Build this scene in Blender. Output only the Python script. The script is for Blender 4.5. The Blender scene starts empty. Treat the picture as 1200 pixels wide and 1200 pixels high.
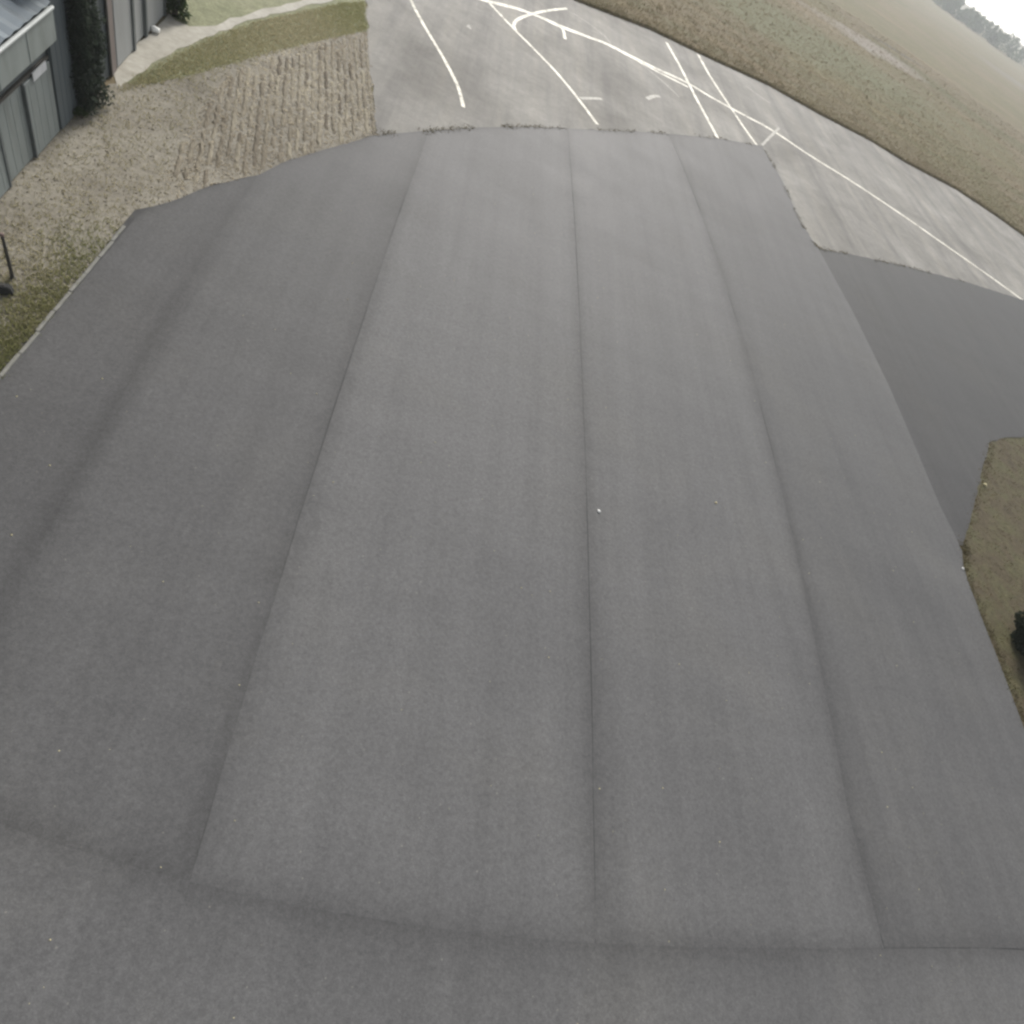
import bpy, bmesh, math, random
import numpy as np
from mathutils import Vector, Matrix
from mathutils.geometry import tessellate_polygon
random.seed(7); RNG = np.random.default_rng(7)
SC = bpy.context.scene
COL = SC.collection
R = math.radians

# ------------------------------------------------------------------ camera
H = 16.0                       # camera height on its mast, metres
FPX = 720.0                    # focal length in pixels of the 1200 px photograph
PITCH, ROLL, AZ = R(47.952), R(36.025), R(-25.442)   # solved from the paving joints, hangar uprights and horizon
def _rot(v):
    c, s = math.cos(AZ), math.sin(AZ)
    return Vector((v[0]*c - v[1]*s, v[0]*s + v[1]*c, v[2]))
_right = Vector((1, 0, 0)); _fw = Vector((0, math.cos(PITCH), -math.sin(PITCH))); _up = Vector((0, math.sin(PITCH), math.cos(PITCH)))
EX = _rot(math.cos(ROLL)*_right + math.sin(ROLL)*_up)
EY = _rot(-math.sin(ROLL)*_right + math.cos(ROLL)*_up)
EZ = -_rot(_fw)
cam = bpy.data.objects.new('camera', bpy.data.cameras.new('camera')); COL.objects.link(cam)
cam.matrix_world = Matrix(((EX.x, EY.x, EZ.x, 0), (EX.y, EY.y, EZ.y, 0), (EX.z, EY.z, EZ.z, H), (0, 0, 0, 1)))
cam.data.sensor_width = 36; cam.data.lens = 36*FPX/1200
cam.data.clip_start = 0.1; cam.data.clip_end = 8000
SC.camera = cam

# ------------------------------------------------------------------ sky, sun, exposure
SUN_AZ, SUN_EL = R(8), R(32)      # azimuth from +Y towards +X
w = bpy.data.worlds.new('World'); SC.world = w; w.use_nodes = True
nt = w.node_tree; bg = nt.nodes['Background']
sky = nt.nodes.new('ShaderNodeTexSky'); sky.sky_type = 'NISHITA'; sky.sun_disc = False
sky.sun_elevation = SUN_EL; sky.sun_rotation = SUN_AZ
sky.air_density = 1.0; sky.dust_density = 1.6; sky.ozone_density = 0.3
hsv = nt.nodes.new('ShaderNodeHueSaturation'); hsv.inputs['Saturation'].default_value = .22      # a thin white overcast
nt.links.new(sky.outputs[0], hsv.inputs['Color']); nt.links.new(hsv.outputs[0], bg.inputs[0]); bg.inputs[1].default_value = 0.12
sun = bpy.data.objects.new('sun', bpy.data.lights.new('sun', 'SUN')); COL.objects.link(sun)
sun.data.energy = 2.5; sun.data.angle = R(14); sun.data.color = (1, .95, .88)
sd = Vector((math.sin(SUN_AZ)*math.cos(SUN_EL), math.cos(SUN_AZ)*math.cos(SUN_EL), math.sin(SUN_EL)))
sun.rotation_euler = sd.to_track_quat('Z', 'Y').to_euler(); sun.location = (0, 0, 40)
vs = SC.view_settings
vs.view_transform = 'Standard'; vs.look = 'None'; vs.gamma = 1; vs.use_curve_mapping = False
vs.exposure = 0.86
SC.render.engine = 'CYCLES'
SC.cycles.pixel_filter_type = 'BLACKMAN_HARRIS'; SC.cycles.filter_width = 2.6      # a soft, small lens

# ------------------------------------------------------------------ pixel -> place
def ray(x, y):
    return (EX*((x-600)/FPX) - EY*((y-600)/FPX) - EZ)
def gp(x, y, z=0.0):
    r = ray(x, y); t = (z-H)/r.z
    return (r.x*t, r.y*t)
def gps(pts): return [gp(*p) for p in pts]

# ------------------------------------------------------------------ materials
MATS = {}
def mat(name, rough=.8, spec=.3, metal=0.0):
    m = bpy.data.materials.new(name); m.use_nodes = True; MATS[name] = m
    b = m.node_tree.nodes['Principled BSDF']
    b.inputs['Roughness'].default_value = rough; b.inputs['Specular IOR Level'].default_value = spec; b.inputs['Metallic'].default_value = metal
    return m, m.node_tree, b
def N(t, kind, **kw):
    n = t.nodes.new('ShaderNode'+kind)
    for k, v in kw.items(): setattr(n, k, v)
    return n
def noise(t, vec, scale, detail=4, rough=.6, dist=0.0):
    n = N(t, 'TexNoise'); n.inputs['Scale'].default_value = scale; n.inputs['Detail'].default_value = detail
    n.inputs['Roughness'].default_value = rough; n.inputs['Distortion'].default_value = dist
    t.links.new(vec, n.inputs['Vector']); return n.outputs['Fac']
def ramp(t, fac, stops):
    n = N(t, 'ValToRGB'); e = n.color_ramp.elements
    while len(e) < len(stops): e.new(.5)
    for i, (p, c) in enumerate(stops):
        e[i].position = p; e[i].color = (*c, 1) if len(c) == 3 else c
    t.links.new(fac, n.inputs[0]); return n.outputs[0]
def mixc(t, fac, a, b, mode='MIX'):
    n = N(t, 'Mix', data_type='RGBA', blend_type=mode)
    for s, v in ((n.inputs[0], fac), (n.inputs[6], a), (n.inputs[7], b)):
        if isinstance(v, (int, float)): s.default_value = v
        elif isinstance(v, tuple): s.default_value = (*v, 1)
        else: t.links.new(v, s)
    return n.outputs[2]
def math_(t, op, a, b=None):
    n = N(t, 'Math', operation=op)
    for s, v in ((n.inputs[0], a), (n.inputs[1], b)):
        if v is None: continue
        if isinstance(v, (int, float)): s.default_value = v
        else: t.links.new(v, s)
    return n.outputs[0]
def coords(t, scale=(1, 1, 1), rotz=0.0):
    tc = N(t, 'TexCoord'); mp = N(t, 'Mapping'); mp.inputs['Scale'].default_value = scale; mp.inputs['Rotation'].default_value = (0, 0, rotz)
    t.links.new(tc.outputs['Object'], mp.inputs['Vector']); return mp.outputs['Vector']
def bump(t, b, h, dist, strength=1.0):
    n = N(t, 'Bump'); n.inputs['Distance'].default_value = dist; n.inputs['Strength'].default_value = strength
    t.links.new(h, n.inputs['Height']); t.links.new(n.outputs[0], b.inputs['Normal'])

def asphalt(name, base, tint=(1, .995, 1.0)):
    m, t, b = mat(name, .8, .22)
    v = coords(t)
    grit = noise(t, v, 9.0, 3, .75)                      # coarse aggregate
    fine = noise(t, v, 30.0, 2, .8)
    big = noise(t, v, .16, 5, .6, .4)
    stre = noise(t, coords(t, (1.1, .05, 1)), 1.0, 4, .6)     # paver and traffic streaks along the lane
    cross = noise(t, coords(t, (.06, .5, 1)), 1.0, 3, .6)
    c = ramp(t, grit, [(.30, tuple(base*.84*k for k in tint)), (.5, tuple(base*k for k in tint)), (.72, tuple(base*1.18*k for k in tint))])
    c = mixc(t, .5, c, ramp(t, fine, [(.3, (.62,)*3), (.55, (1,)*3), (.8, (1.6,)*3)]), 'MULTIPLY')
    c = mixc(t, .8, c, ramp(t, big, [(.3, (.86, .86, .87)), (.5, (1,)*3), (.7, (1.12, 1.11, 1.08))]), 'MULTIPLY')
    c = mixc(t, .9, c, ramp(t, stre, [(.3, (.90,)*3), (.5, (1,)*3), (.7, (1.08,)*3)]), 'MULTIPLY')
    c = mixc(t, .5, c, ramp(t, cross, [(.3, (.9,)*3), (.5, (1,)*3), (.7, (1.1,)*3)]), 'MULTIPLY')
    stain = noise(t, v, .55, 3, .5, 1.2)                 # a few old oil stains and scuffs
    c = mixc(t, .8, c, ramp(t, stain, [(.20, (.72,)*3), (.27, (1,)*3), (.72, (1,)*3), (.80, (1.16, 1.15, 1.12))]), 'MULTIPLY')
    vor = N(t, 'TexVoronoi'); vor.inputs['Scale'].default_value = 2.6; t.links.new(v, vor.inputs['Vector'])   # single pale stones in the mix
    c = mixc(t, 1.0, c, ramp(t, vor.outputs['Distance'], [(.035, (1.7, 1.65, 1.5)), (.06, (1,)*3)]), 'MULTIPLY')
    at = N(t, 'Attribute', attribute_name='edge')        # metres to the lane's edge: tack coat and closed-up mix along the joint
    d = math_(t, 'ADD', at.outputs['Fac'], math_(t, 'MULTIPLY', math_(t, 'SUBTRACT', noise(t, v, .9, 5, .75), .5), .75))
    c = mixc(t, 1.0, c, ramp(t, d, [(0, (.77,)*3), (.16, (.82,)*3), (.5, (.945,)*3), (1.0, (1,)*3)]), 'MULTIPLY')
    t.links.new(c, b.inputs['Base Color'])
    rr = math_(t, 'ADD', .66, math_(t, 'MULTIPLY', big, .22)); t.links.new(rr, b.inputs['Roughness'])
    bump(t, b, grit, .012, .6)
    return m
LANE_TONES = [.078, .085, .106, .103, .088]  # own tone per lane; outer lanes also darkened for the lens vignetting
M_LANES = [asphalt('asphalt_%d' % i, v) for i, v in enumerate(LANE_TONES)]
M_NEAR = asphalt('asphalt_near', .094)
M_CONN = asphalt('asphalt_connector', .054)
def plain_noise(name, stops, scale, rough=.9, spec=.2, extra=None, bumpd=0, detail=6):
    m, t, b = mat(name, rough, spec); v = coords(t)
    n1 = noise(t, v, scale, detail, .65, .3)
    c = ramp(t, n1, stops)
    if extra:
        for sc_, lo, hi, f in extra: c = mixc(t, f, c, ramp(t, noise(t, v, sc_, 4, .7), [(.3, (lo,)*3), (.5, (1,)*3), (.7, (hi,)*3)]), 'MULTIPLY')
    t.links.new(c, b.inputs['Base Color'])
    if bumpd: bump(t, b, noise(t, v, scale*6, 4, .7), bumpd, .8)
    return m
M_JOINT = plain_noise('joint_bitumen', [(.3, (.045,)*3), (.7, (.065,)*3)], 2)
# old pale runway surface: weathered, patched, with tyre rubber and longitudinal streaks
m, t, b = mat('old_concrete', .85, .2); M_OLD = m
v = coords(t); ang = R(70)
c = ramp(t, noise(t, v, .12, 6, .62, .5), [(.26, (.11, .105, .094)), (.42, (.158, .152, .138)), (.56, (.195, .188, .172)), (.74, (.255, .246, .226))])
c = mixc(t, .9, c, ramp(t, noise(t, coords(t, (.5, .03, 1), R(-14)), 1, 5, .65), [(.3, (.70, .70, .72)), (.5, (1,)*3), (.7, (1.22, 1.2, 1.15))]), 'MULTIPLY')
c = mixc(t, .7, c, ramp(t, noise(t, v, 1.3, 5, .75), [(.3, (.8,)*3), (.5, (1,)*3), (.7, (1.2,)*3)]), 'MULTIPLY')
c = mixc(t, .5, c, ramp(t, noise(t, v, 9, 3, .8), [(.3, (.7,)*3), (.5, (1,)*3), (.7, (1.3,)*3)]), 'MULTIPLY')
t.links.new(c, b.inputs['Base Color']); bump(t, b, noise(t, v, 8, 4, .7), .008, .5)
# worn white paint
m, t, b = mat('white_paint', .7, .3); M_PAINT = m
v = coords(t)
c = ramp(t, noise(t, v, .8, 8, .85), [(.38, (.20, .19, .165)), (.46, (.46, .44, .37)), (.58, (.74, .71, .62))])
t.links.new(c, b.inputs['Base Color'])
m, t, b = mat('faded_paint', .75, .3); M_FADED = m
v = coords(t)
c = ramp(t, noise(t, v, 2.2, 6, .8), [(.3, (.20, .197, .178)), (.5, (.30, .29, .26)), (.7, (.5, .48, .42))])
t.links.new(c, b.inputs['Base Color'])
# fields and verges
m, t, b = mat('field', .95, .1); M_FIELD = m
v = coords(t)
c = ramp(t, noise(t, v, .018, 6, .6, .6), [(.3, (.105, .10, .052)), (.45, (.142, .117, .074)), (.55, (.12, .108, .058)), (.7, (.16, .13, .086))])
c = mixc(t, .75, c, ramp(t, noise(t, coords(t, (.02, .15, 1), R(-20)), 1, 6, .65), [(.3, (.72, .84, .66)), (.5, (1,)*3), (.7, (1.25, 1.17, 1.08))]), 'MULTIPLY')
c = mixc(t, .8, c, ramp(t, noise(t, v, .5, 6, .75), [(.3, (.72,)*3), (.5, (1,)*3), (.7, (1.28,)*3)]), 'MULTIPLY')
c = mixc(t, .6, c, ramp(t, noise(t, v, 3, 4, .8), [(.3, (.6,)*3), (.5, (1,)*3), (.7, (1.4,)*3)]), 'MULTIPLY')
def spot(px, rad, rotd, col, c, soft):
    tc = N(t, 'TexCoord'); mp = N(t, 'Mapping', vector_type='TEXTURE'); q = gp(*px)
    mp.inputs['Location'].default_value = (q[0], q[1], 0); mp.inputs['Rotation'].default_value = (0, 0, R(rotd)); mp.inputs['Scale'].default_value = (*rad, 1)
    t.links.new(tc.outputs['Object'], mp.inputs[0]); ln = N(t, 'VectorMath', operation='LENGTH'); t.links.new(mp.outputs[0], ln.inputs[0])
    d = math_(t, 'ADD', ln.outputs['Value'], math_(t, 'MULTIPLY', math_(t, 'SUBTRACT', noise(t, v, .09, 6, .7), .5), soft))
    return mixc(t, ramp(t, d, [(.45, (.85,)*3), (1.0, (0,)*3)]), c, col)
SPOTS = True
c = spot((1022, 55), (26, 11), 14, (.235, .215, .19), c, 1.8)       # bare pale soil
c = spot((1048, 58), (17, 3.2), 14, (.085, .08, .065), c, 1.2)      # damp ditch beside it
c = spot((900, 20), (75, 22), 16, (.125, .13, .075), c, 1.6)
c = spot((1196, 100), (60, 30), 20, (.15, .135, .105), c, 1.6)
t.links.new(c, b.inputs['Base Color']); bump(t, b, noise(t, v, 1.5, 5, .75), .15, .8)
M_GRAVEL = plain_noise('gravel_soil', [(.25, (0.14, 0.127, 0.10)), (.45, (0.185, 0.170, 0.138)), (.6, (0.21, 0.195, 0.16)), (.8, (0.255, 0.236, 0.196))], .45, extra=[(.15, .78, 1.2, .9), (6, .6, 1.45, .7)], bumpd=.008)
M_STRAWBASE = plain_noise('stubble_soil', [(.25, (0.10, 0.09, 0.072)), (.5, (0.138, 0.124, 0.10)), (.8, (0.185, 0.167, 0.137))], .6, extra=[(.2, .75, 1.2, .9), (5, .6, 1.45, .7)], bumpd=.03)
M_GREEN = plain_noise('short_grass', [(.25, (0.14, 0.15, 0.085)), (.5, (0.18, 0.185, 0.11)), (.8, (0.225, 0.22, 0.145))], .3, extra=[(2, .7, 1.3, .8), (9, .6, 1.4, .7)], bumpd=.05)
M_ISLAND = plain_noise('brown_grass', [(.25, (.042, .033, .019)), (.45, (.068, .055, .032)), (.6, (.07, .066, .032)), (.8, (.11, .09, .053))], .55, extra=[(3, .65, 1.35, .8), (12, .6, 1.4, .7)], bumpd=.05)
M_PATH = plain_noise('pale_path', [(.25, (0.264, 0.248, 0.208)), (.5, (0.336, 0.320, 0.276)), (.8, (0.400, 0.380, 0.336))], .5, extra=[(3, .8, 1.2, .7)], bumpd=.01)
M_KERB = plain_noise('kerb_concrete', [(.3, (0.136, 0.134, 0.120)), (.7, (0.216, 0.212, 0.192))], 2.5, extra=[(12, .8, 1.2, .6)])
M_SOIL = plain_noise('pale_soil', [(.3, (.26, .24, .21)), (.7, (.42, .39, .35))], .2)
M_DITCH = plain_noise('damp_soil', [(.3, (.12, .11, .09)), (.7, (.19, .175, .145))], .3)
def blade_mat(name, cols):
    m, t, b = mat(name, .85, .15)
    a = N(t, 'Attribute', attribute_name='rnd')
    c = ramp(t, a.outputs['Fac'], [(i/(len(cols)-1), c) for i, c in enumerate(cols)])
    t.links.new(c, b.inputs['Base Color'])
    tr = N(t, 'BsdfTranslucent'); t.links.new(c, tr.inputs[0]); mx = N(t, 'MixShader'); mx.inputs[0].default_value = .45
    t.links.new(b.outputs[0], mx.inputs[1]); t.links.new(tr.outputs[0], mx.inputs[2]); t.links.new(mx.outputs[0], t.nodes['Material Output'].inputs[0])
    return m
M_BGREEN = blade_mat('green_blades', [(.17, .18, .075), (.23, .23, .11), (.29, .27, .155), (.36, .325, .215)])
M_BDRY = blade_mat('dry_blades', [(.115, .105, .058), (.165, .135, .088), (.15, .13, .076), (.215, .172, .118)])
M_BSTRAW = blade_mat('straw_blades', [(.36, .31, .23), (.46, .40, .30), (.56, .50, .38), (.68, .62, .49)])
M_RIDGE = blade_mat('straw_ridges', [(.17, .145, .11), (.25, .22, .17), (.33, .295, .23), (.44, .40, .31)])
M_BBROWN = blade_mat('brown_blades', [(.05, .042, .02), (.088, .068, .036), (.07, .073, .034), (.15, .115, .07)])
M_LEAF = blade_mat('leaves', [(.025, .035, .018), (.04, .06, .025), (.06, .085, .035), (.09, .11, .05)])
M_DARKLEAF = blade_mat('dark_leaves', [(.010, .014, .009), (.016, .022, .012), (.022, .03, .016), (.03, .038, .022)])
M_CYPRESS = blade_mat('cypress_leaves', [(.022, .03, .024), (.03, .04, .03), (.038, .05, .036), (.05, .062, .046)])
M_FARLEAF = blade_mat('far_leaves', [(.035, .06, .032), (.05, .085, .045), (.07, .105, .055), (.09, .125, .07)])
def metal(name, col, rough=.5, ribs=None, metallic=0.0, dirt=.5):
    m, t, b = mat(name, rough, .4, metallic); v = coords(t)
    c = mixc(t, dirt, col, ramp(t, noise(t, coords(t, (1, 1, .25)), 1.3, 6, .7, .4), [(.3, (.72, .72, .70)), (.5, (1,)*3), (.75, (1.18, 1.19, 1.2))]), 'MULTIPLY')
    t.links.new(c, b.inputs['Base Color'])
    bump(t, b, noise(t, v, .9, 3, .5), .03, .3)
    return m
M_DOOR = metal('door_sheet', (.165, .185, .18), .55, dirt=.8)
M_FASCIA = metal('fascia_sheet', (.19, .212, .203), .5, dirt=.8)
M_DARKGAP = metal('dark_sheet', (.075, .085, .085), .6)  # dark sheet for back walls, seam strips and annex roof
M_ROOF = metal('roof_sheet', (.10, .12, .135), .34, metallic=.55)
M_GUTTER = metal('gutter_zinc', (.36, .38, .37), .5)
M_ANNEX = metal('annex_cladding', (.042, .052, .056), .6)
M_ANNEX2 = metal('annex_slate', (.075, .09, .096), .55)
M_BLACKDOOR = metal('annex_door', (.03, .038, .041), .5)
M_BROWN = metal('brown_trim', (.15, .125, .115), .6)
M_DOOR2 = metal('far_door_sheet', (.23, .237, .235), .55)
M_PLATE = metal('white_plate', (.38, .39, .40), .6, dirt=1.0)
M_POST = metal('dark_post', (.045, .042, .036), .7)
M_RED = metal('faded_red', (.16, .115, .10), .8)
M_RUBBER = metal('rubber', (.012, .013, .013), .75)
M_BARK = plain_noise('bark', [(.3, (.05, .04, .03)), (.7, (.10, .08, .06))], 6)
M_STONE = plain_noise('stone_white', [(.3, (.6, .6, .57)), (.7, (.8, .8, .77))], 20)
M_STONE2 = plain_noise('stone_tan', [(.3, (.38, .34, .2)), (.7, (.5, .45, .28))], 20)

# ------------------------------------------------------------------ helpers
def link(name, me, material=None, parent=None):
    o = bpy.data.objects.new(name, me); COL.objects.link(o)
    if material and me: me.materials.append(material)
    if parent: o.parent = parent
    return o
def tag(o, label=None, cat=None, group=None, kind=None):
    if label: o['label'] = label
    if cat: o['category'] = cat
    if group: o['group'] = group
    if kind: o['kind'] = kind
    return o
def empty(name, label, cat, loc=(0, 0, 0), group=None):
    o = bpy.data.objects.new(name, None); COL.objects.link(o); o.location = loc; o.empty_display_size = .3
    return tag(o, label, cat, group)
def bm_obj(name, bm, material, parent=None, smooth=False, inv=True):
    me = bpy.data.meshes.new(name); bm.normal_update(); bm.to_mesh(me); bm.free()
    if smooth: me.shade_smooth()
    o = link(name, me, material, parent)
    if parent is not None and inv: o.matrix_parent_inverse = Matrix.Translation(-Vector(parent.location))
    return o
def resample(pts, step, jit, closed=True):
    out = []; n = len(pts)
    for i in range(n if closed else n-1):
        a = Vector(pts[i]); b_ = Vector(pts[(i+1) % n]); L = (b_-a).length; k = max(1, min(240, int(L/step)))
        nrm = Vector((-(b_-a).y, (b_-a).x)).normalized() if L > 0 else Vector((0, 0))
        for j in range(k):
            q = a.lerp(b_, j/k)
            if j: q = q + nrm*random.gauss(0, jit)
            out.append((q.x, q.y))
    if not closed: out.append(tuple(pts[-1]))
    return out
def sheet(name, pts, z, material, step=.5, jit=.05, parent=None, kind='structure', thick=0.0, label=None):
    pts = resample(pts, step, jit) if step else list(pts)
    vv = [Vector((p[0], p[1], 0)) for p in pts]
    tris = tessellate_polygon([vv])
    verts = [(p[0], p[1], z) for p in pts]; faces = [tuple(t_) for t_ in tris]
    if thick:
        n = len(pts); verts += [(p[0], p[1], z-thick) for p in pts]
        faces += [(i, (i+1) % n, n+(i+1) % n, n+i) for i in range(n)]
    me = bpy.data.meshes.new(name); me.from_pydata(verts, [], faces); me.update()
    bm = bmesh.new(); bm.from_mesh(me); bmesh.ops.recalc_face_normals(bm, faces=bm.faces[:])
    up = [f for f in bm.faces if abs(f.normal.z) > .9]
    if up and sum(f.normal.z for f in up) < 0: bmesh.ops.reverse_faces(bm, faces=bm.faces[:])
    bm.to_mesh(me); bm.free()
    o = link(name, me, material, parent)
    if parent is None: tag(o, label=label, kind=kind)
    return o
def ribbon(name, pts, width, z, material, parent=None, step=.4, wob=.012):
    """a painted line: a strip along a polyline, thin and slightly uneven"""
    P = [Vector(p) for p in resample(pts, step, 0, closed=False)]
    verts = []; faces = []
    for i, p in enumerate(P):
        a = P[max(0, i-1)]; b_ = P[min(len(P)-1, i+1)]; d = (b_-a).normalized(); n = Vector((-d.y, d.x))
        for s in (-1, 1):
            q = p + n*s*(width/2 + random.gauss(0, wob)); verts.append((q.x, q.y, z))
        if i: faces.append((2*i-2, 2*i-1, 2*i+1, 2*i))
    me = bpy.data.meshes.new(name); me.from_pydata(verts, [], faces); me.update()
    o = link(name, me, material, parent)
    if me.polygons[0].normal.z < 0: me.flip_normals()
    return o
def smooth_line(px, n=10):
    """Catmull-Rom through ground points of a traced line"""
    P = [Vector(q) for q in gps(px)]; P = [P[0]*2-P[1]] + P + [P[-1]*2-P[-2]]; out = []
    for i in range(1, len(P)-2):
        for j in range(n):
            t_ = j/n; a, b_, c_, d = P[i-1:i+3]
            out.append(tuple(.5*((2*b_)+(c_-a)*t_+(2*a-5*b_+4*c_-d)*t_*t_+(3*b_-a-3*c_+d)*t_**3)))
    out.append(tuple(P[-2])); return out
def in_poly(P, poly):
    x, y = P[:, 0], P[:, 1]; ins = np.zeros(len(P), bool); n = len(poly)
    for i in range(n):
        x1, y1 = poly[i]; x2, y2 = poly[(i+1) % n]
        cnd = ((y1 > y) != (y2 > y)); xi = (x2-x1)*(y-y1)/((y2-y1) if y2 != y1 else 1e-9)+x1
        ins ^= cnd & (x < xi)
    return ins
def scatter(poly, n):
    a = np.array(poly); lo, hi = a.min(0), a.max(0); out = []; k = 0
    while k < n:
        q = lo + RNG.random((n*2, 2))*(hi-lo); q = q[in_poly(q, poly)]
        out.append(q); k += len(q)
        if len(q) == 0: break
    return np.concatenate(out)[:n]
def patchy(P, f=.5):
    x, y = P[:, 0]*f, P[:, 1]*f
    return .5+.25*np.sin(x*1.3+1.7*np.sin(y*.9))+.25*np.sin(y*1.1+1.3*np.sin(x*.7+2))
def blades(name, P, h, wd, nb, material, label, cat, spread=.06, z=0.0, lean=.5, base=None, sig=.3):
    """tufts of thin bent blades at the points P, one mesh"""
    P = np.repeat(P, nb, 0); n = len(P)
    a = RNG.random(n)*2*np.pi; c0 = P + RNG.normal(0, spread, (n, 2))
    hh = h*np.exp(RNG.normal(0, sig, n)); ww = wd*(.6+.8*RNG.random(n)); l = lean*RNG.random(n)*hh
    b2 = RNG.random(n)*2*np.pi
    dx, dy = np.cos(a)*ww/2, np.sin(a)*ww/2; tx, ty = np.cos(b2)*l, np.sin(b2)*l
    V = np.empty((n, 4, 3))
    V[:, 0] = np.stack([c0[:, 0]-dx, c0[:, 1]-dy, np.full(n, z-.01)], 1)
    V[:, 1] = np.stack([c0[:, 0]+dx, c0[:, 1]+dy, np.full(n, z-.01)], 1)
    V[:, 2] = np.stack([c0[:, 0]+dx*.7+tx*.5, c0[:, 1]+dy*.7+ty*.5, z+hh*.62], 1)
    V[:, 3] = np.stack([c0[:, 0]+tx*1.2, c0[:, 1]+ty*1.2, z+hh], 1)
    F = np.arange(n)[:, None]*4 + np.array([[0, 1, 2, 0, 2, 3]])
    me = bpy.data.meshes.new(name); me.vertices.add(n*4); me.vertices.foreach_set('co', V.ravel())
    me.loops.add(n*6); me.loops.foreach_set('vertex_index', F.ravel().astype(np.int32))
    me.polygons.add(n*2); me.polygons.foreach_set('loop_start', np.arange(0, n*6, 3, dtype=np.int32))
    me.update(calc_edges=True)
    at = me.attributes.new('rnd', 'FLOAT', 'POINT'); rv = np.clip((RNG.random(n) if base is None else np.repeat(base, nb)+RNG.normal(0, .18, n)), 0, 1)
    at.data.foreach_set('value', np.repeat(rv, 4).astype(np.float32))
    o = link(name, me, material); return tag(o, label, cat, kind='stuff')

# ------------------------------------------------------------------ ground sheet and far country
far = 6000
g = sheet('ground', [(-far, -far), (far, -far), (far, far), (-far, far)], -.02, M_FIELD, step=0)

# traced outlines (pixels of the photograph, laid on the ground)
KERB = [(-60, 528), (0, 452), (50, 391), (85, 345), (115, 305), (143, 265)]
FAR_L = [(143, 265), (158, 247), (178, 243), (205, 236), (232, 224), (268, 214), (303, 206), (330, 192), (380, 176), (441, 159)]
FAR_C = [(441, 159), (500, 154), (560, 150), (620, 149), (700, 153), (770, 156), (845, 163)]
FAR_R = [(845, 163), (893, 172), (916, 212), (938, 262), (958, 291)]
GRASS_R = [(1126, 646), (1128, 668), (1148, 722), (1168, 772), (1186, 820), (1204, 868)]
kx = gp(0, 452)[0]

# old pale runway and taxiway surface (runs below the newer apron)
OLD_L = [(441, 175), (441, 158), (437, 110), (433, 70), (430, 35), (428, 0)]
OLD_R = [(1200, 277), (1165, 252), (1120, 222), (1060, 190), (1018, 164), (960, 134), (900, 100), (830, 68), (760, 34), (700, 11), (672, 0)]
a0 = Vector(gp(430, 35)); a1 = Vector(gp(428, 0)); dL = (a1-a0).normalized()
b0 = Vector(gp(760, 34)); b1 = Vector(gp(672, 0)); dR = (b1-b0).normalized()
r0 = Vector(gp(1165, 252)); r1 = Vector(gp(1200, 277)); dRR = (r1-r0).normalized()
old_poly = gps(OLD_L) + [tuple(a1+dL*120), tuple(b1+dR*150+dL*30)] + gps(OLD_R)[::-1] + [tuple(r1+dRR*80), tuple(Vector(gp(1260, 402))+dRR*80)] + gps([(1260, 402), (1200, 356), (1060, 318), (945, 300), (700, 170)])
old = sheet('taxiway', old_poly, .012, M_OLD, .8, .10)

# gravelly verge between the apron and the hangars, with its stubble rows
def ext(p, q, d):
    p, q = Vector(p), Vector(q); return tuple(q+(q-p).normalized()*d)
verge_poly = [ext(gp(0, 452), gp(-60, 528), 8)] + gps(KERB) + gps(FAR_L[1:]) + gps([(437, 110), (433, 70), (430, 36), (380, 46), (300, 66), (240, 84), (180, 98), (137, 98), (128, 98), (66, 150), (-8, 232), (-68, 292)]) + [ext(gp(0, 240), gp(-60, 300), 8)]
verge = sheet('gravel_verge', verge_poly, .0, M_GRAVEL, .5, .05)
straw_poly = gps([(441, 160), (437, 110), (433, 70), (430, 37), (380, 47), (325, 62), (268, 86), (240, 120), (214, 165), (190, 212), (206, 236), (232, 224), (268, 214), (303, 206), (330, 192), (380, 176)])
green_poly = gps([(136, 110), (180, 99), (240, 85), (300, 67), (380, 47), (431, 36), (428, 0)]) + [tuple(a1+dL*120), tuple(a1+dL*120+Vector((-60, 0)))] + gps([(206, 4), (200, 18), (150, 75), (140, 92)])
sheet('grass_strip', green_poly, -.008, M_GREEN, .7, .06)
path_poly = gps([(138, 103), (160, 88), (200, 64), (240, 44), (300, 22), (352, 9), (402, -2), (440, -10), (436, -18), (392, -12), (345, 3), (300, 13), (262, 26), (240, 31), (222, 31), (206, 24), (198, 16), (185, 30), (168, 46), (150, 62), (132, 82)])
sheet('path', path_poly, .006, M_PATH, .7, .07)
isl_poly = gps([(1204, 512), (1178, 513), (1160, 518), (1152, 545), (1142, 585), (1126, 632)] + GRASS_R) + [ext(gp(1168, 772), gp(1204, 868), 25)]
isl_poly = isl_poly + [(isl_poly[-1][0]+60, isl_poly[-1][1]), (isl_poly[-1][0]+60, gp(1204, 512)[1]+12), tuple(Vector(gp(1204, 512))+Vector((26, 5)))]
sheet('grass_island', isl_poly, .0, M_ISLAND, .5, .07)
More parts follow.
